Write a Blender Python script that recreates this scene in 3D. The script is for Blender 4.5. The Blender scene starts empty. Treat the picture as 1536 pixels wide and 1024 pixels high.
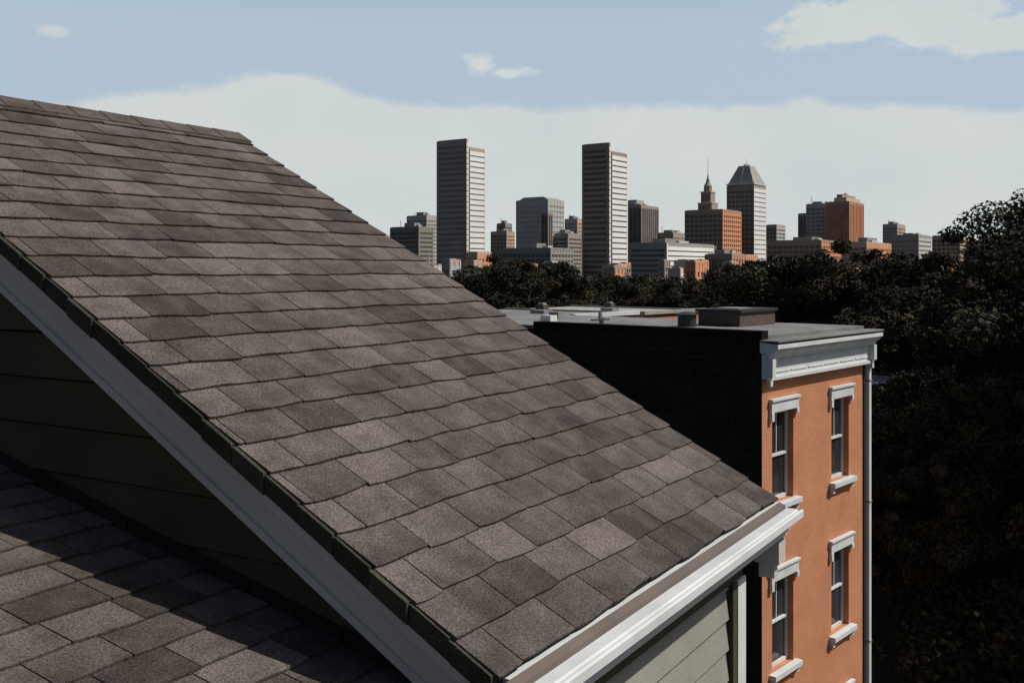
import bpy, math, random
import numpy as np
from mathutils import Vector, Matrix
random.seed(7); RNG=np.random.default_rng(11)
scene=bpy.context.scene
CAMZ=11.0; F=1528.0; HV=405.0

# ------------------------------------------------------------ node helpers
def new_mat(name):
    m=bpy.data.materials.new(name); m.use_nodes=True
    nt=m.node_tree; b=nt.nodes['Principled BSDF']
    return m,nt,b
def mat(name,col,rough=.7,var=.15,scale=3.0,bump=0.0,bscale=None,metal=0.0,spec=.3,fine=0.0,fscale=60):
    m,nt,b=new_mat(name); N=nt.nodes; L=nt.links
    tc=N.new('ShaderNodeTexCoord')
    n=N.new('ShaderNodeTexNoise'); n.inputs['Scale'].default_value=scale; n.inputs['Detail'].default_value=3
    L.new(tc.outputs['Object'],n.inputs['Vector'])
    r=N.new('ShaderNodeMapRange'); r.inputs['From Min'].default_value=.3; r.inputs['From Max'].default_value=.7
    r.inputs['To Min'].default_value=1-var; r.inputs['To Max'].default_value=1+var
    L.new(n.outputs['Fac'],r.inputs['Value'])
    v=N.new('ShaderNodeVectorMath'); v.operation='SCALE'; v.inputs[0].default_value=col[:3]
    last=r.outputs['Result']
    if fine>0:
        n2=N.new('ShaderNodeTexNoise'); n2.inputs['Scale'].default_value=fscale; n2.inputs['Detail'].default_value=2
        L.new(tc.outputs['Object'],n2.inputs['Vector'])
        r2=N.new('ShaderNodeMapRange'); r2.inputs['From Min'].default_value=.3; r2.inputs['From Max'].default_value=.7
        r2.inputs['To Min'].default_value=1-fine; r2.inputs['To Max'].default_value=1+fine
        L.new(n2.outputs['Fac'],r2.inputs['Value'])
        mu=N.new('ShaderNodeMath'); mu.operation='MULTIPLY'; L.new(last,mu.inputs[0]); L.new(r2.outputs['Result'],mu.inputs[1]); last=mu.outputs[0]
    L.new(last,v.inputs['Scale']); L.new(v.outputs[0],b.inputs['Base Color'])
    b.inputs['Roughness'].default_value=rough; b.inputs['Metallic'].default_value=metal
    b.inputs['Specular IOR Level'].default_value=spec
    if bump>0:
        n3=N.new('ShaderNodeTexNoise'); n3.inputs['Scale'].default_value=bscale or scale*8; n3.inputs['Detail'].default_value=2
        L.new(tc.outputs['Object'],n3.inputs['Vector'])
        bp=N.new('ShaderNodeBump'); bp.inputs['Strength'].default_value=bump; bp.inputs['Distance'].default_value=.01
        L.new(n3.outputs['Fac'],bp.inputs['Height']); L.new(bp.outputs[0],b.inputs['Normal'])
    return m

def shingle_mat(name,c1,c2,gran=.35):
    m,nt,b=new_mat(name); N=nt.nodes; L=nt.links
    tc=N.new('ShaderNodeTexCoord')
    at=N.new('ShaderNodeAttribute'); at.attribute_name='tint'
    sep=N.new('ShaderNodeSeparateColor'); L.new(at.outputs['Color'],sep.inputs[0])
    mx=N.new('ShaderNodeMix'); mx.data_type='RGBA'; mx.inputs[6].default_value=(*c1,1); mx.inputs[7].default_value=(*c2,1)
    n1=N.new('ShaderNodeTexNoise'); n1.inputs['Scale'].default_value=9; n1.inputs['Detail'].default_value=3
    L.new(tc.outputs['Object'],n1.inputs['Vector'])
    a=N.new('ShaderNodeMath'); a.operation='MULTIPLY_ADD'; L.new(n1.outputs['Fac'],a.inputs[0]); a.inputs[1].default_value=1.5
    s=N.new('ShaderNodeMath'); s.operation='SUBTRACT'; L.new(sep.outputs[0],s.inputs[0]); s.inputs[1].default_value=.75; L.new(s.outputs[0],a.inputs[2])
    a.use_clamp=True
    L.new(a.outputs[0],mx.inputs[0])
    g=N.new('ShaderNodeTexNoise'); g.inputs['Scale'].default_value=150; g.inputs['Detail'].default_value=2; g.inputs['Roughness'].default_value=.7
    L.new(tc.outputs['Object'],g.inputs['Vector'])
    gr=N.new('ShaderNodeMapRange'); gr.inputs['From Min'].default_value=.36; gr.inputs['From Max'].default_value=.64
    gr.inputs['To Min'].default_value=1-gran; gr.inputs['To Max'].default_value=1+gran*1.2
    L.new(g.outputs['Fac'],gr.inputs['Value'])
    n2=N.new('ShaderNodeTexNoise'); n2.inputs['Scale'].default_value=1.7; n2.inputs['Detail'].default_value=3
    L.new(tc.outputs['Object'],n2.inputs['Vector'])
    dr=N.new('ShaderNodeMapRange'); dr.inputs['From Min'].default_value=.35; dr.inputs['From Max'].default_value=.65; dr.inputs['To Min'].default_value=.82; dr.inputs['To Max'].default_value=1.15
    L.new(n2.outputs['Fac'],dr.inputs['Value'])
    mu=N.new('ShaderNodeMath'); mu.operation='MULTIPLY'; L.new(gr.outputs[0],mu.inputs[0]); L.new(dr.outputs[0],mu.inputs[1])
    v=N.new('ShaderNodeVectorMath'); v.operation='SCALE'; L.new(mx.outputs[2],v.inputs[0]); L.new(mu.outputs[0],v.inputs['Scale'])
    L.new(v.outputs[0],b.inputs['Base Color'])
    b.inputs['Roughness'].default_value=.9; b.inputs['Specular IOR Level'].default_value=.15
    bp=N.new('ShaderNodeBump'); bp.inputs['Strength'].default_value=.6; bp.inputs['Distance'].default_value=.003
    L.new(g.outputs['Fac'],bp.inputs['Height']); L.new(bp.outputs[0],b.inputs['Normal'])
    return m

def brick_mat(name,c1,c2,mort):
    m,nt,b=new_mat(name); N=nt.nodes; L=nt.links
    tc=N.new('ShaderNodeTexCoord'); sp=N.new('ShaderNodeSeparateXYZ'); L.new(tc.outputs['Object'],sp.inputs[0])
    ad=N.new('ShaderNodeMath'); L.new(sp.outputs[0],ad.inputs[0]); L.new(sp.outputs[1],ad.inputs[1])
    cb=N.new('ShaderNodeCombineXYZ'); L.new(ad.outputs[0],cb.inputs[0]); L.new(sp.outputs[2],cb.inputs[1])
    br=N.new('ShaderNodeTexBrick'); L.new(cb.outputs[0],br.inputs['Vector'])
    br.inputs['Color1'].default_value=(*c1,1); br.inputs['Color2'].default_value=(*c2,1); br.inputs['Mortar'].default_value=(*mort,1)
    br.inputs['Scale'].default_value=1; br.inputs['Brick Width'].default_value=.21; br.inputs['Row Height'].default_value=.072; br.inputs['Mortar Size'].default_value=.006
    br.inputs['Mortar Smooth'].default_value=.3
    n=N.new('ShaderNodeTexNoise'); n.inputs['Scale'].default_value=1.3; n.inputs['Detail'].default_value=5; L.new(tc.outputs['Object'],n.inputs['Vector'])
    r=N.new('ShaderNodeMapRange'); r.inputs['From Min'].default_value=.3; r.inputs['From Max'].default_value=.7; r.inputs['To Min'].default_value=.88; r.inputs['To Max'].default_value=1.07
    L.new(n.outputs['Fac'],r.inputs['Value'])
    v=N.new('ShaderNodeVectorMath'); v.operation='SCALE'; L.new(br.outputs['Color'],v.inputs[0]); L.new(r.outputs[0],v.inputs['Scale'])
    L.new(v.outputs[0],b.inputs['Base Color']); b.inputs['Roughness'].default_value=.85; b.inputs['Specular IOR Level'].default_value=.2
    bp=N.new('ShaderNodeBump'); bp.inputs['Strength'].default_value=.4; bp.inputs['Distance'].default_value=.006; bp.invert=True
    L.new(br.outputs['Fac'],bp.inputs['Height']); L.new(bp.outputs[0],b.inputs['Normal'])
    return m

def leaf_mat(name,c):
    m,nt,b=new_mat(name); N=nt.nodes; L=nt.links
    at=N.new('ShaderNodeAttribute'); at.attribute_name='tint'
    v=N.new('ShaderNodeVectorMath'); v.operation='MULTIPLY'; v.inputs[1].default_value=c
    L.new(at.outputs['Color'],v.inputs[0]); L.new(v.outputs[0],b.inputs['Base Color'])
    b.inputs['Roughness'].default_value=.85; b.inputs['Specular IOR Level'].default_value=.03
    return m

M={}
M['sh']=shingle_mat('asphalt_shingle',(.048,.039,.034),(.128,.108,.097),.45)
M['shd']=shingle_mat('shingle_edge_mossy',(.026,.025,.017),(.05,.047,.034))
M['felt']=mat('roof_underlay',(.012,.011,.010),.95)
M['fascia']=mat('fascia_grey_paint',(.46,.43,.405),.55,var=.07,scale=2.2,bump=.1,fine=.04,spec=.2)
M['white']=mat('white_paint',(.58,.60,.60),.5,var=.09,scale=2.5,bump=.1,bscale=25)
M['gutter']=mat('white_eave_moulding',(.56,.575,.575),.5,var=.1,scale=3,fine=.03,fscale=20,spec=.2)
M['drip']=mat('brown_drip_edge',(.13,.105,.09),.6,var=.15,scale=4,spec=.2)
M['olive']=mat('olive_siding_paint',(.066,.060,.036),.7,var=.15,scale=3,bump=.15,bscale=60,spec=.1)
M['lap_shade']=mat('siding_lap_shade',(.010,.010,.008),.9,spec=.03)  # dark strip under each siding board, painted in for the lap shadow
M['beige']=mat('beige_siding',(.26,.25,.22),.7,var=.12,scale=3,bump=.2,bscale=50)
M['brick']=brick_mat('orange_brick',(.535,.232,.118),(.495,.21,.107),(.45,.215,.125))
M['bgrey']=brick_mat('brown_brick',(.10,.075,.062),(.085,.066,.055),(.11,.09,.08))
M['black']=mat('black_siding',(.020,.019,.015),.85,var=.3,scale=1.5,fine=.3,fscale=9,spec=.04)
M['blackcap']=mat('black_coping',(.010,.010,.010),.7,spec=.06)
M['memb']=mat('roof_membrane',(.17,.17,.165),.85,var=.25,scale=.7,fine=.15,fscale=8)
M['glass']=mat('window_glass',(.03,.033,.036),.06,var=.35,scale=.6,spec=.5)
M['dark']=mat('dark_trim',(.03,.03,.03),.6)
M['grey']=mat('weathered_metal',(.22,.22,.22),.5)
M['conc']=mat('concrete',(.32,.31,.29),.85,var=.15,scale=2,fine=.1)
M['asph']=mat('asphalt',(.05,.05,.052),.9,var=.2,scale=.5,fine=.2)
M['grass']=mat('ground_grass',(.022,.026,.015),.95,var=.5,scale=.02,fine=.4,fscale=.6,spec=.03)
M['bark']=mat('bark',(.04,.034,.026),.9,var=.3,scale=6,bump=.6,spec=.05)
M['leaf']=leaf_mat('foliage',(.043,.041,.026))
M['leafd']=leaf_mat('foliage_distant',(.042,.042,.030))
M['yellow']=mat('road_paint',(.6,.5,.2),.8)

# ------------------------------------------------------------ mesh builder
class MB:
    def __init__(s): s.v=[]; s.f=[]; s.m=[]; s.slots=[]; s.t=[]
    def mi(s,k):
        if k not in s.slots: s.slots.append(k)
        return s.slots.index(k)
    def poly(s,pts,k,t=.5):
        b=len(s.v); s.v+= [tuple(p) for p in pts]; s.t+=[t]*len(pts)
        s.f.append(tuple(range(b,b+len(pts)))); s.m.append(s.mi(k))
    def box(s,x0,x1,y0,y1,z0,z1,k,t=.5):
        b=len(s.v)
        s.v+=[(x0,y0,z0),(x1,y0,z0),(x1,y1,z0),(x0,y1,z0),(x0,y0,z1),(x1,y0,z1),(x1,y1,z1),(x0,y1,z1)]; s.t+=[t]*8
        for q in ((0,3,2,1),(4,5,6,7),(0,1,5,4),(1,2,6,5),(2,3,7,6),(3,0,4,7)):
            s.f.append(tuple(b+i for i in q)); s.m.append(s.mi(k))
    def prism(s,prof,axis,a0,a1,k,t=.5):
        def P(p,a): return (a,p[0],p[1]) if axis=='x' else ((p[0],a,p[1]) if axis=='y' else (p[0],p[1],a))
        n=len(prof); b=len(s.v); s.v+=[P(p,a0) for p in prof]+[P(p,a1) for p in prof]; s.t+=[t]*(2*n)
        mi=s.mi(k)
        for i in range(n):
            j=(i+1)%n; s.f.append((b+i,b+j,b+n+j,b+n+i)); s.m.append(mi)
        s.f.append(tuple(b+i for i in range(n))[::-1]); s.m.append(mi)
        s.f.append(tuple(b+n+i for i in range(n))); s.m.append(mi)
    def frustum(s,cx,cy,z0,z1,r0,r1,n,k,rot=0,sx=1,sy=1):
        b=len(s.v)
        for z,r in ((z0,r0),(z1,r1)):
            for i in range(n):
                a=rot+2*math.pi*i/n; s.v.append((cx+r*math.cos(a)*sx,cy+r*math.sin(a)*sy,z)); s.t.append(.5)
        mi=s.mi(k)
        for i in range(n):
            j=(i+1)%n; s.f.append((b+i,b+j,b+n+j,b+n+i)); s.m.append(mi)
        s.f.append(tuple(b+i for i in range(n))[::-1]); s.m.append(mi)
        s.f.append(tuple(b+n+i for i in range(n))); s.m.append(mi)
    def tube(s,pts,rad,k,n=7):
        pts=[Vector(p) for p in pts]; b=len(s.v); mi=s.mi(k)
        for i,p in enumerate(pts):
            d=(pts[min(i+1,len(pts)-1)]-pts[max(i-1,0)]).normalized()
            u=d.orthogonal().normalized(); w=d.cross(u)
            for j in range(n):
                a=2*math.pi*j/n; q=p+(u*math.cos(a)+w*math.sin(a))*rad[i]; s.v.append(tuple(q)); s.t.append(.5)
        for i in range(len(pts)-1):
            for j in range(n):
                j2=(j+1)%n; s.f.append((b+i*n+j,b+i*n+j2,b+(i+1)*n+j2,b+(i+1)*n+j)); s.m.append(mi)
    def obj(s,name,parent=None,fixn=False,bevel=0):
        me=bpy.data.meshes.new(name); me.from_pydata(s.v,[],s.f)
        for k in s.slots: me.materials.append(M[k])
        me.polygons.foreach_set('material_index',s.m)
        ca=me.color_attributes.new('tint','FLOAT_COLOR','POINT')
        t=np.array(s.t,dtype=np.float32); c=np.stack([t,t,t,np.ones_like(t)],1)
        ca.data.foreach_set('color',c.ravel()); me.update()
        if fixn:
            import bmesh
            bm=bmesh.new(); bm.from_mesh(me); bmesh.ops.recalc_face_normals(bm,faces=bm.faces); bm.to_mesh(me); bm.free()
        o=bpy.data.objects.new(name,me); scene.collection.objects.link(o)
        if parent: o.parent=parent
        if bevel>0:
            md=o.modifiers.new('bevel','BEVEL'); md.width=bevel; md.segments=2; md.limit_method='ANGLE'
        return o
def empty(name,loc=(0,0,0),rz=0):
    e=bpy.data.objects.new(name,None); scene.collection.objects.link(e); e.location=loc; e.rotation_euler=(0,0,rz); return e

# ------------------------------------------------------------ our house (local: x along eave, y up-slope, z from eave)
HX,HY=-.0391,2.6; HZ=CAMZ-1.038; HANG=math.radians(58.70)
house=empty('shingled_house',(HX,HY,HZ),HANG)
PIT=math.radians(28.8); CO,SI=math.cos(PIT),math.sin(PIT); TP=math.tan(PIT)
L=3.90; RY=L*CO; RZ=L*SI; W=2.369

def shingle_field(name,O,X,S,N,width,length,expo,tab,seed,nx=8,ny=3,key='sh'):
    rng=np.random.default_rng(seed)
    O,X,S,N=[np.array(q,float) for q in (O,X,S,N)]
    V=[];Fc=[];T=[]
    rows=int(round(length/expo)); expo=length/rows
    def wav(a,i): return .0028*math.sin(a*9+i*2.1)+.0019*math.sin(a*23+i*5.3)
    shift=0
    for i in range(rows):
        shift=(shift+tab*.5+rng.uniform(-.03,.03))%tab
        a=-shift
        lift_row=rng.uniform(0,.001)
        while a<width-.005:
            w=tab*rng.choice([.86,1.0,1.0,1.0,1.14])*rng.uniform(.97,1.03)
            a0=max(a,0)+ (.0026 if a>0 else 0); a1=min(a+w,width)-.0024
            a+=w
            if a1-a0<.01: continue
            tint=float(np.clip(rng.normal(.47,.26),0,1))
            lift=rng.uniform(.0,.0025)+lift_row; dl=rng.normal(0,.0026); sk=rng.normal(0,.002)
            b=len(V); th=.005
            l0=i*expo; l1=(i+1)*expo+.012
            grad=rng.uniform(-.25,.25)
            for iy in range(ny+1):
                fy=iy/ny
                for ix in range(nx+1):
                    fx=ix/nx; aa=a0+(a1-a0)*fx
                    edge=abs(fx-.5)*2
                    ll=l0+(l1-l0)*fy
                    if iy==0: ll+=wav(aa,i)+dl+sk*(fx-.5)*2+ .003*edge**4
                    h=.0095+lift-(.0085+lift)*fy + .0010*math.sin(aa*31+i)*(1-fy) - .001*edge**3*(1-fy)
                    p=O+X*aa+S*ll+N*h; V.append(tuple(p)); T.append(float(np.clip(tint+ .2*(fy-.4)+grad*(fx-.5),0,1)))
            for iy in range(ny):
                for ix in range(nx):
                    q=b+iy*(nx+1)+ix; Fc.append((q,q+1,q+nx+2,q+nx+1))
            c=len(V)
            for ix in range(nx+1):
                p=np.array(V[b+ix])-N*(th+lift+.004); V.append(tuple(p)); T.append(0)
            for ix in range(nx): Fc.append((c+ix,c+ix+1,b+ix+1,b+ix))
            for side in (0,nx):
                c=len(V)
                for iy in range(ny+1):
                    p=np.array(V[b+iy*(nx+1)+side])-N*.008; V.append(tuple(p)); T.append(0)
                for iy in range(ny):
                    q0=b+iy*(nx+1)+side; q1=b+(iy+1)*(nx+1)+side
                    f=(c+iy,q0,q1,c+iy+1); Fc.append(f if side else f[::-1])
    m=MB(); m.v=V; m.f=Fc; m.m=[0]*len(Fc); m.slots=[key]; m.t=T
    return m.obj(name,house)

ROWS=26
shingle_field('roof_shingles',(-.012,-.012,.0),(1,0,0),(0,CO,SI),(0,-SI,CO),W+.012,L,L/ROWS,.262,3,nx=8,ny=4)
shingle_field('roof_shingles_rear',(-.012,2*RY+.012,.0),(1,0,0),(0,-CO,SI),(0,SI,CO),W+.012,L,L/ROWS,.262,4,nx=2,ny=1)
m=MB()
m.prism([(0,-.004),(RY,RZ-.004),(2*RY,-.004),(2*RY,-.06),(RY,RZ-.10),(0,-.06)],'x',.03,W-.012,'felt')
m.obj('roof_deck',house)
m=MB(); rr=random.Random(5)
for side in (0,1):
    n=ROWS
    for i in range(n):
        l0=i*L/n+.002; l1=(i+1)*L/n-.002
        o=rr.uniform(-.005,.005); h=.062+rr.uniform(-.005,.005)
        def Y(l): return l*CO if side==0 else 2*RY-l*CO
        m.prism([(Y(l0),l0*SI+.008),(Y(l1),l1*SI+.004),(Y(l1),l1*SI-h+.01),(Y(l0),l0*SI-h+.01)],'x',-.026+o,.028,'shd',rr.uniform(.1,.9))
m.obj('rake_edge_shingles',house)
m=MB()
def rake(x0,x1,zt,zb,k,yo=.0):
    m.prism([(yo,zt+yo*TP),(RY,RZ+zt),(2*RY-yo,zt+yo*TP),(2*RY-yo,zb+yo*TP),(RY,RZ+zb),(yo,zb+yo*TP)],'x',x0,x1,k)
rake(-.004,.026,-.056,-.205,'fascia')
rake(-.018,-.004,-.058,-.088,'fascia')
rake(-.011,-.004,-.092,-.104,'fascia')
rake(-.013,-.004,-.178,-.205,'fascia')
rake(.027,.10,-.150,-.165,'fascia')
rake(W-.012,W+.012,-.01,-.17,'white')
rake(2.14,W-.014,-.150,-.165,'fascia')
m.obj('rake_fascia',house,fixn=True)
m=MB(); x=-.03
while x<W+.0:
    x1=min(x+.225,W+.02); t=rr.uniform(.3,.6)
    for sgn in (1,-1):
        w=.125
        yo=RY-sgn*w*CO; zo=RZ-w*SI
        A=[(x,yo,zo+.026),(x,RY,RZ+.028),(x1,RY,RZ+.024),(x1,yo,zo+.022)]
        B=[(p[0],p[1],p[2]-.010) for p in A]
        m.poly(A,'sh',t); m.poly(B[::-1],'sh',0)
        for q in range(4):
            m.poly([A[q],B[q],B[(q+1)%4],A[(q+1)%4]],'sh',0)
    x+=.2
m.obj('ridge_cap',house)
def siding(m,plane,a_of,z0,z1,pitch,k,depth=.014,axis='x',sgn=-1,lap_shade=.006):
    z=z0
    while z<z1-1e-6:
        zt=min(z+pitch,z1)
        a0,a1=a_of(z); b0,b1=a_of(zt)
        if b1>b0+.01 or a1>a0+.01:
            o=plane+sgn*depth; i=plane+sgn*.002
            zg=zt-lap_shade
            if axis=='x':
                m.poly([(o,a0,z),(o,a1,z),(i,b1,zg),(i,b0,zg)],k); m.poly([(o,a0,z),(o,a1,z),(plane+.004,a1,z),(plane+.004,a0,z)],'lap_shade')
                m.poly([(i,b0,zg),(i,b1,zg),(i,b1,zt),(i,b0,zt)],'lap_shade')
            else:
                m.poly([(a0,o,z),(a1,o,z),(b1,i,zg),(b0,i,zg)],k); m.poly([(a0,o,z),(a1,o,z),(a1,plane+.004,z),(a0,plane+.004,z)],'lap_shade')
                m.poly([(b0,i,zg),(b1,i,zg),(b1,i,zt),(b0,i,zt)],'lap_shade')
        z=zt
m=MB()
def gab(z):
    y=(z+.16)/TP
    y=max(y,.1); y=min(y,RY)
    return (y,2*RY-y)
siding(m,.10,gab,-1.2,RZ-.17,.168,'olive',depth=.018,lap_shade=.009)
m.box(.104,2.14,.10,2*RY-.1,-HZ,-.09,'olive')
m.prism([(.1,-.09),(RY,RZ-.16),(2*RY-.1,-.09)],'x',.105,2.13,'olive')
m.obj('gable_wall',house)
m=MB()
m.prism([(.0,-.012),(-.0,-.15),(-.020,-.15),(-.020,-.012)],'x',.03,W-.0,'gutter')
m.prism([(-.0205,-.013),(-.048,-.024),(-.048,-.040),(-.0205,-.040)],'x',-.02,W+.008,'drip')
m.prism([(-.0205,-.041),(-.0205,-.158),(-.050,-.158),(-.053,-.138),(-.062,-.134),(-.066,-.112),(-.076,-.097),(-.090,-.088),(-.096,-.086),(-.097,-.076),(-.118,-.074),(-.124,-.070),(-.124,-.042),(-.116,-.038),(-.112,-.043),(-.098,-.045),(-.094,-.039),(-.0525,-.041)],'x',-.03,W+.03,'gutter')
m.box(.03,W+.0,.001,.099,-.165,-.152,'fascia')
m.box(.101,2.15,.075,.099,-.30,-.166,'olive')
m.box(.101,2.16,.06,.0745,-.20,-.167,'fascia')
m.box(W-.10,W+.0,-.05,.06,-.27,-.168,'fascia')
m.box(W-.07,W-.02,-.02,.05,-.34,-.271,'fascia')
m.obj('eave_moulding',house,fixn=True)
m=MB()
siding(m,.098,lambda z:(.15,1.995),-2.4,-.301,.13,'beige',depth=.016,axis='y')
m.box(2.052,2.155,.062,.098,-HZ,-.301,'white'); m.box(2.142,2.160,.0985,.2,-HZ,-.17,'white')
m.box(2.0,2.05,.066,.098,-HZ,-.301,'olive')
m.obj('front_wall',house)
LT=math.radians(11.97); lc,ls=math.cos(LT),math.sin(LT)
y0=-1.75; z0=-.177+.212*y0
shingle_field('lower_roof_shingles',(-4.6,y0,z0),(1,0,0),(0,lc,ls),(0,-ls,lc),4.68,7.6,.15,.262,9,nx=5,ny=2)
m=MB()
yb=y0+7.6*lc; zb=z0+7.6*ls
m.prism([(y0+.01,z0-.004),(yb,zb-.004),(yb,zb-.1),(y0+.01,z0-.1)],'x',-4.59,.098,'felt')
m.prism([(y0-.02,z0-.02),(y0+.009,z0-.02),(y0+.009,z0-.17),(y0-.02,z0-.17)],'x',-4.6,.1,'white')
m.box(-4.4,.099,y0+.25,yb-.1,-HZ,z0-.1,'olive')
m.obj('lower_roof_body',house,fixn=True)
m=MB(); y=-.0
while y<5.2:
    z=-.177+.212*y
    m.prism([(y,z+.012),(y+.2,z+.012+.2*.212),(y+.2,z+.055+.2*.212),(y,z+.05)],'x',.074,.079,'felt',.1); y+=.19
m.obj('step_flashing',house)

# ------------------------------------------------------------ brick row house
BA=math.atan2(.754,.657); BX,BY=4.516,18.4
bh=empty('brick_row_house',(BX,BY,0),BA)
WW=4.68; cols=[(.39,1.26),(2.98,3.84)]; tops=[8.39,5.29,2.19]; WH=1.68
m=MB()
edges=[0.0,.39,1.26,2.98,3.84,WW]
for i in range(5):
    a,b=edges[i],edges[i+1]
    if i in(1,3):
        z=0
        for t in tops[::-1]:
            m.box(a,b,0,.3,z,t-WH,'brick'); z=t
        m.box(a,b,0,.3,z,9.3,'brick')
    elif i==2:
        m.box(a,1.6,0,.3,0,9.3,'brick'); m.box(2.6,b,0,.3,0,9.3,'brick'); m.box(1.6,2.6,0,.3,2.5,9.3,'brick')
    else: m.box(a,b,0,.3,0,9.3,'brick')
m.box(WW-.3,WW,.3,10,0,9.71,'brick'); m.box(0.05,WW,10,10.3,0,9.71,'brick')
m.box(.1,WW-.3,.3,10,0.1,.2,'dark')
m.obj('brick_walls',bh)
m=MB()
siding(m,0.0,lambda z:(0.0,5.3),0.0,9.76,.115,'black',depth=.022,lap_shade=.014)
siding(m,0.0,lambda z:(5.3,10.3),0.0,9.65,.115,'black',depth=.022,lap_shade=.014)
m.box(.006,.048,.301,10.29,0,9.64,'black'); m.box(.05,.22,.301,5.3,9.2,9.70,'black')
m.box(-.05,.20,-.02,5.34,9.765,9.900,'blackcap')
m.box(-.05,.20,5.36,10.35,9.66,9.75,'blackcap')
m.box(-.014,.24,-.012,-.001,9.05,9.76,'dark')
m.obj('side_wall',bh)
m=MB()
m.box(.21,WW+.03,.03,10.3,9.715,9.80,'memb')
m.box(.25,WW,10.0,10.32,9.803,9.84,'grey')
for q in range(5): m.box(.25,WW,1.6+q*1.9,1.66+q*1.9,9.801,9.806,'grey')
m.obj('flat_roof',bh)
m=MB()
x0,x1=-.02,WW+.12
m.box(x0,x1,-.10,.0-.002,9.03,9.50,'white')
m.box(x0-.02,x1+.02,-.15,-.102,9.00,9.07,'white')
m.prism([(-.10,9.40),(-.16,9.40),(-.19,9.46),(-.27,9.52),(-.30,9.58),(-.34,9.585),(-.34,9.66),(.02,9.70),(.02,9.501),(-.10,9.501)],'x',x0-.03,x1+.04,'white')
m.box(x0-.04,x1+.05,-.355,.025,9.702,9.735,'memb')
for xx in (x0+.0,x1-.14):
    m.box(xx,xx+.14,-.22,-.101,9.08,9.40,'white'); m.box(xx+.02,xx+.12,-.17,-.1015,8.90,8.998,'white')
for q in range(6):
    xa=x0+.22+q*.745
    m.box(xa,xa+.68,-.115,-.1005,9.13,9.16,'white'); m.box(xa,xa+.68,-.115,-.1005,9.33,9.36,'white')
m.obj('cornice',bh,fixn=True,bevel=.006)
m=MB()
for (a,b) in cols:
    for t in tops:
        bt=t-WH
        m.box(a-.12,b+.12,-.06,-.001,t+.0,t+.20,'white'); m.box(a-.14,b+.14,-.09,-.001,t+.201,t+.25,'white')
        m.box(a-.13,a-.03,-.07,-.0015,t-.16,t-.001,'white'); m.box(b+.03,b+.13,-.07,-.0015,t-.10,t-.001,'white')
        m.box(a-.12,b+.12,-.14,.10,bt-.10,bt-.002,'white')
        m.box(a-.10,a+.02,-.08,-.0012,bt-.22,bt-.101,'white'); m.box(b-.02,b+.10,-.08,-.0012,bt-.22,bt-.101,'white')
        m.box(a+.001,a+.06,.11,.19,bt,t-.001,'white'); m.box(b-.06,b-.001,.11,.19,bt,t-.001,'white')
        m.box(a+.06,b-.06,.11,.19,t-.07,t-.001,'white'); m.box(a+.06,b-.06,.11,.19,bt+.001,bt+.07,'white')
        mid=(t+bt)/2
        m.box(a+.06,b-.06,.105,.17,mid-.025,mid+.025,'white')
        m.box((a+b)/2-.012,(a+b)/2+.012,.13,.16,mid+.025,t-.07,'white')
        m.box(a+.06,b-.06,.15,.158,bt+.07,t-.07,'glass')
        m.box(a-.0,b+.0,.29,.32,bt-.05,t+.05,'dark')
m.obj('windows',bh,bevel=.004)
m=MB()
m.box(1.6,1.7,.05,.2,.45,2.5,'white'); m.box(2.5,2.6,.05,.2,.45,2.5,'white'); m.box(1.7,2.5,.05,.2,2.4,2.5,'white'); m.box(1.7,2.5,.12,.17,.45,2.4,'dark')
for s_ in range(3): m.box(1.5,2.7,-.3*(3-s_),-.001 if s_==2 else -.3*(2-s_),0,.15*(s_+1),'conc')
m.obj('front_door_and_steps',bh)
m=MB()
m.box(WW-.10,WW-.04,-.035,-.001,0,9.0,'dark')
m.box(WW+.01,WW+.13,-.10,.02,.1,9.02,'white')
for z in (8.6,6,3): m.box(WW+.0,WW+.15,-.11,.01,z,z+.05,'grey')
m.obj('downspout',bh,bevel=.01)
m=MB()
zr=9.802
m.box(2.5,4.1,1.8,2.8,zr,zr+.30,'bgrey'); m.box(2.45,4.15,1.75,2.85,zr+.301,zr+.36,'dark'); m.box(2.8,3.4,2.0,2.6,zr+.361,zr+.38,'grey')
m.frustum(1.95,2.75,zr,zr+.26,.20,.20,14,'dark'); m.frustum(1.95,2.75,zr+.26,zr+.31,.26,.1,14,'dark')
m.frustum(1.2,4.4,zr,zr+.16,.04,.04,10,'grey'); m.frustum(2.6,5.5,zr,zr+.2,.05,.05,10,'grey')
m.box(1.6,1.85,6.2,6.5,zr,zr+.14,'white'); m.box(2.9,3.1,7.0,7.3,zr,zr+.16,'grey')
m.frustum(.55,4.0,zr,zr+.14,.025,.025,8,'dark'); m.box(.25,.85,3.97,4.03,zr+.141,zr+.17,'dark')
m.frustum(.75,7.6,zr,zr+.26,.12,.12,8,'brick'); m.frustum(.75,7.6,zr+.26,zr+.33,.17,.08,8,'white')
m.obj('roof_vents_and_hatch',bh)

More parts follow.
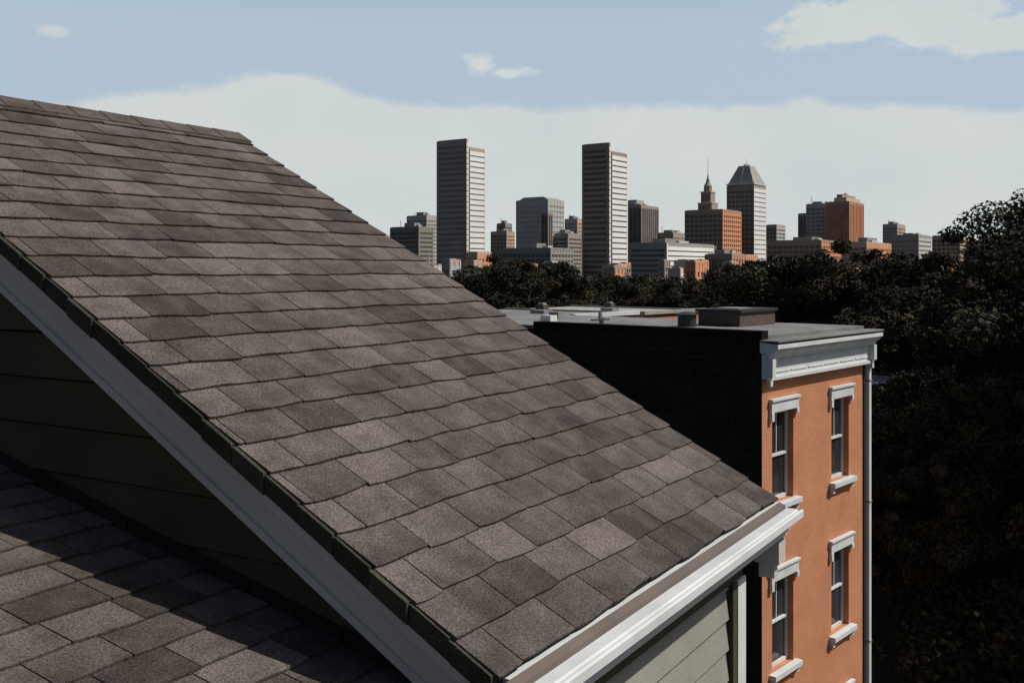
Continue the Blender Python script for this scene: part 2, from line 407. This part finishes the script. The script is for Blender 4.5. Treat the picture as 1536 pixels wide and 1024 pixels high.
# ------------------------------------------------------------ more row houses behind
def row_house(x,y,rz,w,d,h,wall,rf,seed,trim='white'):
    r=random.Random(seed); e=empty('row_house',(x,y,0),rz); m=MB()
    m.box(0,w,0,d,0,h,wall)
    m.box(-.05,w+.05,-.15,.2,h+.001,h+.22,trim); m.box(-.03,.2,.201,d,h+.001,h+.14,'grey' if seed%2 else 'dark'); m.box(w-.2,w+.03,.201,d,h+.001,h+.15,'grey')
    m.box(.2,w-.2,.201,d,h+.001,h+.05,rf)
    m.box(w*.6,w*.6+.5,d*.5,d*.5+.6,h+.05,h+.5,'bgrey'); m.box(w*.6+.1,w*.6+.4,d*.5+.1,d*.5+.5,h+.5,h+.6,'conc')
    m.box(w*.2,w*.2+.8,d*.3,d*.3+1,h+.05,h+.3,'grey')
    n=max(2,int(w/2.3)); fl=int(h/3.1)
    for f in range(fl):
        for i in range(n):
            xc=(i+.5)*w/n; zb=1+f*3.1
            if zb+1.6<h: 
                m.box(xc-.5,xc+.5,-.03,-.001,zb-.1,zb+1.75,trim); m.box(xc-.4,xc+.4,-.04,-.031,zb,zb+1.6,'glass')
        for i in range(int(d/3)):
            yc=1.5+i*3; zb=1+f*3.1
            if zb+1.6<h: m.box(-.03,-.001,yc-.45,yc+.45,zb-.1,zb+1.7,trim); m.box(-.04,-.031,yc-.37,yc+.37,zb,zb+1.6,'glass')
    m.obj('house_body',e)
def at(u,y): return (u-768)/F*y
row_house(at(860,54),54,BA,6,10,8.45,'brick','memb',1)
row_house(at(965,66),66,BA,8,12,8.1,'brick','conc',4,'conc')
row_house(at(1318,40),40,BA-.5,4,8,6.3,'bgrey','memb',8,'dark')

# ------------------------------------------------------------ trees
def leaf_cloud(cent,rad,n_per,size,seed,tvar=.6,flat=.75):
    r=np.random.default_rng(seed); cent=np.asarray(cent,float); K=len(cent)
    n=np.maximum((n_per*(np.asarray(rad)/np.mean(rad))**2).astype(int),8); idx=np.repeat(np.arange(K),n); T=len(idx)
    d=r.normal(size=(T,3)); d/=np.linalg.norm(d,axis=1)[:,None]
    rr_=np.asarray(rad)[idx]*(.35+.75*r.random(T)**.6)
    pos=cent[idx]+d*rr_[:,None]*np.array([1,1,flat])
    nn=d*.6+r.normal(size=(T,3))*.6+np.array([0,0,.35]); nn/=np.linalg.norm(nn,axis=1)[:,None]
    a=np.cross(nn,r.normal(size=(T,3))); a/=np.linalg.norm(a,axis=1)[:,None]; b=np.cross(nn,a)
    s=size*r.uniform(.6,1.4,T)[:,None]
    V=np.stack([pos-a*s,pos-b*s*.55,pos+a*s,pos+b*s*.55],1).reshape(-1,3)
    ct=r.uniform(1-tvar,1+tvar,K)[idx]*r.uniform(.75,1.3,T)  # random clump tone, widened so brighter clumps stand in for sunlit highlights
    hue=r.uniform(-.12,.12,K)[idx]
    col=np.stack([ct*(1+hue),ct,ct*(1-hue),np.ones(T)],1)
    return V,np.repeat(col,4,0)
def build_tree_mesh(name,H,R,zc,rz,seed,clumps=60,n_per=450,leaf=.16,trunk=.28,key='leaf',irregular=.25):
    r=random.Random(seed); cent=[];rad=[]
    lobes=[(r.uniform(0,6.28),r.uniform(-.6,.9),r.uniform(1-irregular,1+irregular)) for _ in range(7)]
    for i in range(clumps):
        a=r.uniform(0,6.28); cz=r.uniform(-.85,1); q=math.sqrt(max(0,1-cz*cz))
        rad_=r.uniform(.35,1)**.5
        k=1.0
        for la,lz,lk in lobes:
            dd=math.cos(a-la)*q*math.sqrt(1-lz*lz)+cz*lz
            if dd>.6: k=k*(.5+.5*lk)
        cent.append((R*q*math.cos(a)*rad_*k*.86,R*q*math.sin(a)*rad_*k*.86,zc+rz*cz*rad_*k*.86)); rad.append(R*r.uniform(.15,.30))
    for i in range(clumps//2):
        a=r.uniform(0,6.28); cz=r.uniform(-.5,1); q=math.sqrt(max(0,1-cz*cz)); k=r.uniform(.93,1.08)
        cent.append((R*q*math.cos(a)*k,R*q*math.sin(a)*k,zc+rz*cz*k)); rad.append(R*r.uniform(.06,.12))
    V,C=leaf_cloud(cent,rad,n_per,leaf,seed)
    m=MB()
    top=zc+rz*.3
    m.tube([(0,0,-.1),(.05*R*r.uniform(-1,1),.05*R*r.uniform(-1,1),top*.35),(.08*R*r.uniform(-1,1),.05*R,top*.7),(0,0,top)],[trunk*1.3,trunk,trunk*.7,trunk*.3],'bark',9)
    for i in range(0,clumps,4):
        c=cent[i]; zs=max(.25*zc,c[2]-R*.7); zs=min(zs,top*.9)
        p0=Vector((0,0,zs)); p1=Vector(c); mid=(p0+p1)/2+Vector((0,0,-.06*R))
        m.tube([p0,mid,p1],[trunk*.35,trunk*.22,trunk*.07],'bark',5)
    nb=len(m.v); nv=nb+len(V)
    verts=np.concatenate([np.array(m.v,float),V]); nq=len(V)//4
    me=bpy.data.meshes.new(name)
    me.vertices.add(nv); me.vertices.foreach_set('co',verts.astype(np.float32).ravel())
    fb=np.array(m.f,dtype=np.int32); fl=np.arange(nb,nv,dtype=np.int32).reshape(-1,4)
    allf=np.concatenate([fb,fl]); me.loops.add(allf.size); me.loops.foreach_set('vertex_index',allf.ravel())
    me.polygons.add(len(allf)); me.polygons.foreach_set('loop_start',np.arange(0,allf.size,4,dtype=np.int32)); 
    me.polygons.foreach_set('material_index',np.concatenate([np.zeros(len(fb)),np.ones(nq)]).astype(np.int32))
    me.materials.append(M['bark']); me.materials.append(M[key])
    ca=me.color_attributes.new('tint','FLOAT_COLOR','POINT')
    col=np.concatenate([np.ones((nb,4)),C]).astype(np.float32); ca.data.foreach_set('color',col.ravel())
    me.update(calc_edges=True); me.validate()
    return me
def put(me,name,x,y,z=0,s=1,rz=0,sz=None):
    o=bpy.data.objects.new(name,me); scene.collection.objects.link(o); o.location=(x,y,z); o.rotation_euler=(0,0,rz); o.scale=(s,s,sz or s); return o
tA=build_tree_mesh('large_tree_mesh',15,5.6,8.6,6.0,21,clumps=95,n_per=800,leaf=.095,trunk=.38,irregular=.3)
tB=build_tree_mesh('tree_mesh_b',12,4.6,7.6,4.4,33,clumps=60,n_per=560,leaf=.115,trunk=.28)
tC=build_tree_mesh('tree_mesh_c',12,4.9,7.2,4.8,47,clumps=64,n_per=560,leaf=.115,trunk=.28,irregular=.35)
N_='deciduous_tree'
put(tA,N_,at(1600,42),42,0,1.0,.4)
put(tC,N_,at(1510,38),38,0,.86,1.0)
put(tB,N_,at(1170,66),66,0,1.0,.3)
put(tC,N_,at(1265,62),62,0,1.03,2.2)
put(tB,N_,at(1375,58),58,0,.98,4.1)
put(tC,N_,at(1455,52),52,0,1.0,5.1)
put(tB,N_,at(1372,48),48,0,.86,3.3)
put(tB,N_,at(1450,33),33,0,.66,.8)
put(tC,N_,at(1550,30),30,0,.66,2.8)
put(tB,N_,at(1420,38),38,0,.6,5.8)
put(tC,N_,at(1400,30),30,0,.48,4.4)
put(tA,N_,20.5,29,0,1.0,2.0)  # unseen tree right of frame, added to shade the lower trees
put(tC,N_,at(765,90),90,0,1.0,.7)
put(tB,N_,at(822,97),97,0,.99,.7)
put(tB,N_,at(712,96),96,0,.96,2.7)
for u,y,s,q in ((868,100,.84,1),(908,108,.88,2.4),(950,104,.84,3.4),(990,108,.84,.4),(1028,102,.83,5),(1066,96,.84,4),(1110,84,.96,2)):
    put(tC if int(q)%2 else tB,N_,at(u,y),y,0,s,q)
def cloud_obj(name,cent,rad,n_per,leaf,seed,key,tvar=.45):
    V,C=leaf_cloud(cent,rad,n_per,leaf,seed,tvar); me=bpy.data.meshes.new(name); nv=len(V)
    me.vertices.add(nv); me.vertices.foreach_set('co',V.astype(np.float32).ravel()); me.loops.add(nv); me.loops.foreach_set('vertex_index',np.arange(nv,dtype=np.int32))
    me.polygons.add(nv//4); me.polygons.foreach_set('loop_start',np.arange(0,nv,4,dtype=np.int32))
    me.materials.append(M[key]); ca=me.color_attributes.new('tint','FLOAT_COLOR','POINT'); ca.data.foreach_set('color',C.astype(np.float32).ravel())
    me.update(calc_edges=True); o=bpy.data.objects.new(name,me); scene.collection.objects.link(o); return o
cent=[];rad=[]; r=random.Random(3)
for i in range(100):
    y=r.uniform(26,40); u=r.uniform(1350,1600); cent.append((at(u,y),y,r.uniform(.3,2.0))); rad.append(r.uniform(.7,1.5))
cloud_obj('shrubbery',cent,rad,240,.10,5,'leaf')
cent=[];rad=[]
for i in range(800):
    y=130+ (r.random()**1.3)*400; x=r.uniform(-.25,.62)*y
    R_=r.uniform(2.5,4.5); top=r.uniform(7.0,10.4)
    cent.append((x,y,top-R_)); rad.append(R_); cent.append((x+r.uniform(-2,2),y+r.uniform(-2,2),top-R_*1.9)); rad.append(R_)
cloud_obj('distant_trees',cent,rad,60,.7,6,'leafd')

# ------------------------------------------------------------ skyline
TH=math.radians(35); tc_,ts_=math.cos(TH),math.sin(TH)
def facade(name,c,var=.08): 
    M[name]=mat(name,c,.85,var=var,scale=.03,spec=.15); return name
facade('f_brown',(.44,.345,.30)); facade('f_dbrown',(.33,.255,.21)); facade('f_grey',(.46,.445,.42)); facade('f_lgrey',(.54,.54,.52)); facade('f_white',(.80,.79,.76))  # wall colours lightened to stand in for distance haze
facade('f_olive',(.26,.245,.205)); facade('f_slate',(.33,.31,.285)); facade('f_orange',(.66,.30,.165)); facade('f_tan',(.56,.41,.31)); facade('f_roof',(.25,.24,.23))
M['g_dark']=mat('tower_glass_dark',(.12,.105,.092),.35,var=.35,scale=.07,spec=.25)  # glass tone raised along with the walls to suggest haze
M['g_mid']=mat('tower_glass_mid',(.26,.215,.19),.4,var=.25,scale=.07,spec=.25)
M['g_light']=mat('tower_glass_light',(.34,.36,.36),.3,var=.2,scale=.05,spec=.4)
M['g_orange']=mat('tower_glass_warm',(.30,.15,.10),.5,var=.3,scale=.07,spec=.2)
def tower(name,ul,uc,ur,vt,D,wall,glass='g_dark',style='bands',fh=4.0,sun_wall=None,pw=4.5,crown=None,minD2=None,twin=False):
    X=(uc-768)/F*D; rl=(ul-768)/F; rr2=(ur-768)/F
    D1=max((X-rl*D)/(tc_+rl*ts_),4); D2=(rr2*D-X)/max(ts_-rr2*tc_,.08)
    D2=max(D2,minD2 or 8); H=CAMZ+(HV-vt)/F*D
    ang=-TH
    m=MB(); sun_wall=sun_wall or wall
    t2=.74 if sun_wall=='f_white' else .56
    def vol(x0,x1,y0,y1,H,front=True):
        m.box(x0+.3,x1-.3,y0+.3,y1-.3,0,H-1,glass)
        m.box(x0+.1,x1-.1,y0+.1,y1-.1,H-1-fh*.45,H,wall)
        m.box(x0+1.2,x1-1.2,y0+1.2,y1-1.2,H+.01,H+.4,'f_roof')
        nf=int((H-1)/fh)
        if style in('bands','grid','fine'):
            for i in range(nf+1):
                z=H-fh*.45-1-i*fh
                if z<1: break
                t=fh*(.52 if style!='grid' else .36); tt=fh*(t2 if style!='grid' else .48)
                m.box(x0,x1-.001,y0,y0+.299,z-t,z-.01,wall); m.box(x1-.299,x1,y0+.3,y1,z-tt,z-.01,sun_wall)
                m.box(x0,x0+.299,y0+.3,y1,z-t,z-.01,wall)
        if style in('grid','piers','fine'):
            n=max(2,int(round((x1-x0)/pw))); p=.55 if style=='piers' else .9
            for i in range(n+1):
                xx=x0+(x1-x0-p)*i/n; m.box(xx,xx+p,y0-.12,y0+.25,0,H-.6,wall)
            n=max(1,int(round((y1-y0)/pw))); p=1.5 if sun_wall=='f_orange' else p
            for i in range(n+1):
                yy=y0+.3+(y1-y0-p-.3)*i/n; m.box(x1-.25,x1+.12,yy,yy+p,0,H-.6,sun_wall)
        if style=='bands':
            for xx in (x0,x1-1.6): m.box(xx,xx+1.6,y0-.15,y0+.25,0,H-.5,wall)
            for yy in ((y0+.31,) if not twin else ())+(y1-1.4,): m.box(x1-.26,x1+.15,yy,yy+1.4,0,H-.5,sun_wall)
    x0,x1,y0,y1=-D1,0,0,D2
    if twin:
        vol(x0,x1,0,3.0,H); vol(x0+3,x1+.9,3.01,y1,H-6.5)
        m.box(x1-2.4,x1+.02,-.2,-.151,0,H-.4,'f_dbrown')
    else: vol(x0,x1,y0,y1,H)
    rs=random.Random(int(ul*7+vt))
    if D1>12 and D2>8 and crown is None and not twin:
        a=rs.uniform(.1,.4)*D1; m.box(x0+a,x0+a+D1*.35,y0+D2*.3,y0+D2*.7,H+.41,H+rs.uniform(2,4.5),'f_roof')
        m.box(x0+D1*.7,x0+D1*.8,y0+D2*.4,y0+D2*.6,H+.41,H+2.2,'f_grey')
        m.box(x0+D1*.15,x0+D1*.15+.5,y0+D2*.4,y0+D2*.4+.5,H+.41,H+rs.uniform(4,8),'f_grey')
    if crown: crown(m,x0,x1,y0,y1,H)
    o=m.obj(name)
    o.location=(X,D,0); o.rotation_euler=(0,0,ang)
    return o
tower('high_rise_tower',655,700,727,208,800,'f_brown','g_mid','bands',4.3,sun_wall='f_white',twin=True)
tower('high_rise_tower',873,914,940,214,790,'f_dbrown','g_dark','bands',4.3,sun_wall='f_white',twin=True)
tower('office_building',585,628,650,340,900,'f_olive','g_dark','bands',4)
tower('office_building',610,640,658,323,1050,'f_grey','g_mid','fine',4)
tower('office_building',700,716,738,378,700,'f_tan','g_orange','grid',4,sun_wall='f_orange')
tower('office_building',736,760,772,347,1150,'f_brown','g_dark','grid',4,sun_wall='f_tan')
tower('office_building',745,758,768,335,1300,'f_dbrown','g_dark','grid',4)
def slant(m,x0,x1,y0,y1,H):
    m.prism([(x0+2,H),(x0+8,H+3),(x1-7,H+3),(x1-1,H)],'y',y0+2,y1-2,'g_light')
tower('glass_office_tower',774,822,846,299,1000,'f_grey','g_light','fine',5,pw=6,crown=slant)
tower('office_building',812,822,826,319,960,'f_dbrown','g_dark','piers',4)
tower('office_building',847,866,876,328,1080,'f_grey','g_mid','grid',4,sun_wall='f_tan')
tower('office_building',830,852,873,350,1000,'f_slate','g_dark','bands',4)
tower('office_building',740,826,860,372,760,'f_olive','g_dark','grid',4,sun_wall='f_slate')
tower('office_building',938,962,988,308,980,'f_slate','g_dark','piers',4,sun_wall='f_brown')
tower('office_building',940,955,966,300,1050,'f_grey','g_dark','grid',4)
tower('hotel_building',944,1000,1071,364,720,'f_slate','g_dark','bands',3.6,sun_wall='f_white')
tower('office_building',975,1010,1040,349,1000,'f_brown','g_dark','grid',4)
tower('office_building',1057,1098,1120,381,560,'f_dbrown','g_dark','piers',4,sun_wall='f_orange')
tower('office_building',1098,1115,1137,382,800,'f_tan','g_orange','grid',4,sun_wall='f_orange')
def spire(m,x0,x1,y0,y1,H):
    w=x1-x0; cx=x0+w*.36; cy=(y0+y1)/2; k_=.80
    def sq(z0,z1,h,k='f_dbrown'): m.box(cx-h,cx+h,cy-h,cy+h,H+z0*k_,H+z1*k_,k)
    sq(.51,8,6.4,'f_dbrown'); sq(8.01,9,6.8,'f_tan')
    for i in range(4): m.box(cx-5+i*2.7,cx-5+i*2.7+1.3,cy-6.5,cy-6.41,H+1.5,H+5.5,'g_dark')
    sq(9.01,20,4.6); sq(20.01,21,5.1,'f_tan')
    for i in range(3): m.box(cx-3.4+i*2.6,cx-3.4+i*2.6+1.3,cy-4.7,cy-4.61,H+9,H+14,'g_dark')
    fr=lambda a,b,r0,r1,n,k: m.frustum(cx,cy,H+a*k_,H+b*k_,r0,r1,n,k)
    fr(21,27,3.9,3.6,8,'f_dbrown'); fr(27.01,31,3.8,2.1,8,'f_slate'); fr(31,35,1.8,1.3,8,'f_slate')
    fr(35,40,1.0,.4,8,'f_grey'); fr(40,57,.32,.16,6,'f_lgrey')
tower('spired_tower_building',1027,1084,1112,314,850,'f_dbrown','g_dark','grid',4,sun_wall='f_orange',crown=spire)
def pyr(m,x0,x1,y0,y1,H):
    m.box(x0-.4,x1+.4,y0-.4,y1+.4,H+.41,H+1.6,'f_lgrey')
    a=[(x0+1,y0+1),(x1-1,y0+1),(x1-1,y1-1),(x0+1,y1-1)]; cx=(x0+x1)/2; cy=(y0+y1)/2; zt=H+18
    b=[(cx+(p[0]-cx)*.42,cy+(p[1]-cy)*.42) for p in a]
    for i in range(4):
        j=(i+1)%4; m.poly([(*a[i],H+1.61),(*a[j],H+1.61),(*b[j],zt),(*b[i],zt)],'f_slate')
        for q in (.0,.5,1.0):
            p0=Vector((a[i][0]*(1-q)+a[j][0]*q,a[i][1]*(1-q)+a[j][1]*q,H+1.7)); p1=Vector((b[i][0]*(1-q)+b[j][0]*q,b[i][1]*(1-q)+b[j][1]*q,zt))
            m.tube([p0,p1],[.22,.2],'f_grey',5)
    m.poly([(*p,zt) for p in b],'f_slate'); m.frustum(cx,cy,zt,zt+2,3.5,2.5,4,'f_grey'); m.frustum(cx,cy,zt+2,zt+7,.3,.15,6,'f_lgrey')
tower('pyramid_roof_tower',1090,1131,1149,277,900,'f_olive','g_dark','fine',4.2,sun_wall='f_white',crown=pyr)
tower('office_building',1149,1165,1178,337,1100,'f_brown','g_dark','grid',4,sun_wall='f_lgrey')
tower('office_building',1197,1212,1216,320,1050,'f_slate','g_dark','piers',4)
def stack(m,x0,x1,y0,y1,H):
    w=x1-x0; m.box(x0+w*.3,x1-w*.15,y0+2,y1-2,H+.41,H+4,'f_tan'); m.box(x0+w*.4,x1-w*.35,y0+3,y1-3,H+4.01,H+7,'f_dbrown')
    m.frustum(x0+w*.5,(y0+y1)/2,H+7,H+9.5,3,1,8,'f_slate')
tower('office_building',1209,1246,1252,305,1000,'f_grey','g_mid','grid',4)
tower('office_building',1240,1274,1296,302,940,'f_dbrown','g_orange','piers',4,sun_wall='f_orange',crown=stack)
tower('office_building',1150,1232,1262,360,820,'f_dbrown','g_dark','grid',4,sun_wall='f_orange')
tower('office_building',1262,1300,1337,363,800,'f_tan','g_orange','grid',4,sun_wall='f_orange')
tower('office_building',1324,1346,1358,336,1200,'f_grey','g_mid','grid',4,sun_wall='f_tan')
tower('office_building',1336,1378,1397,352,900,'f_slate','g_mid','bands',4,sun_wall='f_lgrey')
tower('office_building',1398,1440,1462,353,1000,'f_brown','g_dark','grid',4,sun_wall='f_tan')
tower('office_building',1455,1500,1530,362,1000,'f_grey','g_dark','grid',4)
tower('office_building',520,560,590,352,1000,'f_grey','g_dark','grid',4)
tower('office_building',400,470,520,345,1100,'f_brown','g_dark','grid',4)
r=random.Random(12)
kinds=['f_brown','f_tan','f_orange','f_grey','f_dbrown','f_orange','f_slate']
for i in range(60):
    D=r.uniform(380,720); u=r.uniform(570,1540); w=r.uniform(14,42); vt=r.uniform(388,404)
    tower('low_rise_building',u-w*.6,u,u+w*.5,vt,D,r.choice(kinds),'g_dark','grid',3.6,sun_wall=r.choice(kinds+['f_white']),minD2=7)

# ------------------------------------------------------------ ground, street
m=MB(); m.poly([(-9000,-9000,0),(9000,-9000,0),(9000,9000,0),(-9000,9000,0)],'grass'); m.obj('ground')
st=empty('street',(BX,BY,0),BA); m=MB()
m.poly([(-90,-20,.004),(260,-20,.004),(260,-12,.004),(-90,-12,.004)],'asph'); 
for i in range(60): m.poly([(-90+i*6,-16.08,.008),(-87+i*6,-16.08,.008),(-87+i*6,-15.92,.008),(-90+i*6,-15.92,.008)],'yellow')
m.obj('roadway',st)
sw=empty('pavement',(BX,BY,0),BA); m=MB(); m.box(-90,260,-11.99,-9.6,-.05,.13,'conc'); m.box(-90,260,-22.4,-20.01,-.05,.13,'conc'); m.obj('pavement_slabs',sw)

# ------------------------------------------------------------ light
EL=math.radians(50); AZ=math.radians(91.3)
S=Vector((math.sin(AZ)*math.cos(EL),math.cos(AZ)*math.cos(EL),math.sin(EL)))
ld=bpy.data.lights.new('sun','SUN'); ld.energy=4.2; ld.angle=math.radians(.5); ld.color=(1,.95,.875)
lo=bpy.data.objects.new('sun',ld); scene.collection.objects.link(lo); lo.rotation_euler=S.to_track_quat('Z','Y').to_euler()
w=bpy.data.worlds.new('World'); scene.world=w; w.use_nodes=True; nt=w.node_tree; N=nt.nodes; LK=nt.links
bg=N['Background']; out=N['World Output']
sky=N.new('ShaderNodeTexSky'); sky.sky_type='NISHITA'; sky.sun_disc=False; sky.sun_elevation=EL; sky.sun_rotation=AZ; sky.air_density=1.0; sky.dust_density=2.0; sky.ozone_density=1.0
def mth(op,a,b=None,c=None,clamp=False):
    n=N.new('ShaderNodeMath'); n.operation=op; n.use_clamp=clamp
    for i,q in enumerate((a,b,c)):
        if q is None: continue
        if isinstance(q,(int,float)): n.inputs[i].default_value=q
        else: LK.new(q,n.inputs[i])
    return n.outputs[0]
tc=N.new('ShaderNodeTexCoord'); sp=N.new('ShaderNodeSeparateXYZ'); LK.new(tc.outputs['Generated'],sp.inputs[0])
az=mth('ARCTAN2',sp.outputs[0],sp.outputs[1])
hh=mth('SQRT',mth('ADD',mth('MULTIPLY',sp.outputs[0],sp.outputs[0]),mth('MULTIPLY',sp.outputs[1],sp.outputs[1])))
el=mth('DIVIDE',sp.outputs[2],mth('MAXIMUM',hh,.001))
mpn=N.new('ShaderNodeMapping'); mpn.inputs['Scale'].default_value=(1,1,1.8); LK.new(tc.outputs['Generated'],mpn.inputs['Vector'])
ns=N.new('ShaderNodeTexNoise'); ns.inputs['Scale'].default_value=17; ns.inputs['Detail'].default_value=7; ns.inputs['Roughness'].default_value=.62; LK.new(mpn.outputs[0],ns.inputs['Vector'])
nz=mth('SUBTRACT',ns.outputs['Fac'],.5)
def gauss(c,wd,h):
    d=mth('DIVIDE',mth('SUBTRACT',az,c),wd); return mth('MULTIPLY',mth('EXPONENT',mth('MULTIPLY',mth('MULTIPLY',d,d),-1)),h)
front=mth('MULTIPLY_ADD',mth('COSINE',az),2.2,-.9,clamp=True)    # cloud bank and haze masked off behind the camera to lower ambient light
bt=mth('ADD',mth('ADD',mth('MULTIPLY',mth('COSINE',az),.159),gauss(-.225,.085,.032)),gauss(.284,.02,.008))
bt=mth('ADD',bt,gauss(-.36,.06,.008))
mask=mth('MULTIPLY_ADD',mth('ADD',mth('SUBTRACT',bt,el),mth('MULTIPLY',nz,.034)),110,.5,clamp=True)
def puff(u,v,ru,rv,sharp=3.0,nzk=3.2,op=1.0):
    x=(u-768)/F; c=math.atan(x); e=(HV-v)/F*math.cos(c)
    dx=mth('DIVIDE',mth('SUBTRACT',az,c),ru/F*math.cos(c)**2); dy=mth('DIVIDE',mth('SUBTRACT',el,e),rv/F)
    d=mth('SQRT',mth('ADD',mth('MULTIPLY',dx,dx),mth('MULTIPLY',dy,dy)))
    q=mth('MULTIPLY',mth('ADD',mth('SUBTRACT',1.0,d),mth('MULTIPLY',nz,nzk)),sharp,clamp=True)
    return mth('MULTIPLY',q,op) if op<1 else q
for p in ((1275,36,120,38),(1395,28,130,44),(1505,52,95,32),(724,99,34,20,2.2),(760,109,44,10,2.0),(78,46,26,9,1.2,3.2,.7)):
    mask=mth('MAXIMUM',mask,puff(*p))
n2=N.new('ShaderNodeTexNoise'); n2.inputs['Scale'].default_value=6; n2.inputs['Detail'].default_value=5; LK.new(mpn.outputs[0],n2.inputs['Vector'])
cm=N.new('ShaderNodeMix'); cm.data_type='RGBA'; cm.inputs[6].default_value=(.54,.60,.61,1); cm.inputs[7].default_value=(.69,.72,.71,1); LK.new(n2.outputs['Fac'],cm.inputs[0])
bg.inputs['Strength'].default_value=.055
LK.new(sky.outputs[0],bg.inputs['Color'])
bgh=N.new('ShaderNodeBackground'); bgh.inputs['Color'].default_value=(.47,.58,.69,1); bgh.inputs['Strength'].default_value=1.0
hz=mth('MULTIPLY',mth('MULTIPLY',mth('MULTIPLY_ADD',el,-2.8,1.65,clamp=True),.90),front)
mh=N.new('ShaderNodeMixShader'); LK.new(hz,mh.inputs[0]); LK.new(bg.outputs[0],mh.inputs[1]); LK.new(bgh.outputs[0],mh.inputs[2])
bg2=N.new('ShaderNodeBackground'); LK.new(cm.outputs[2],bg2.inputs['Color']); bg2.inputs['Strength'].default_value=1.0
mk=mth('MULTIPLY',mask,front)
mx=N.new('ShaderNodeMixShader'); LK.new(mk,mx.inputs[0]); LK.new(mh.outputs[0],mx.inputs[1]); LK.new(bg2.outputs[0],mx.inputs[2]); LK.new(mx.outputs[0],out.inputs['Surface'])

# ------------------------------------------------------------ camera
cd=bpy.data.cameras.new('camera'); cam=bpy.data.objects.new('camera',cd); scene.collection.objects.link(cam)
cam.location=(0,0,CAMZ); cam.rotation_euler=(math.radians(90),0,0)
cd.sensor_width=36; cd.lens=F/1536*36; cd.shift_y=(HV-512)/1536; cd.clip_start=.05; cd.clip_end=20000
scene.camera=cam
scene.view_settings.view_transform='Standard'; scene.view_settings.look='None'; scene.view_settings.exposure=0; scene.view_settings.gamma=1
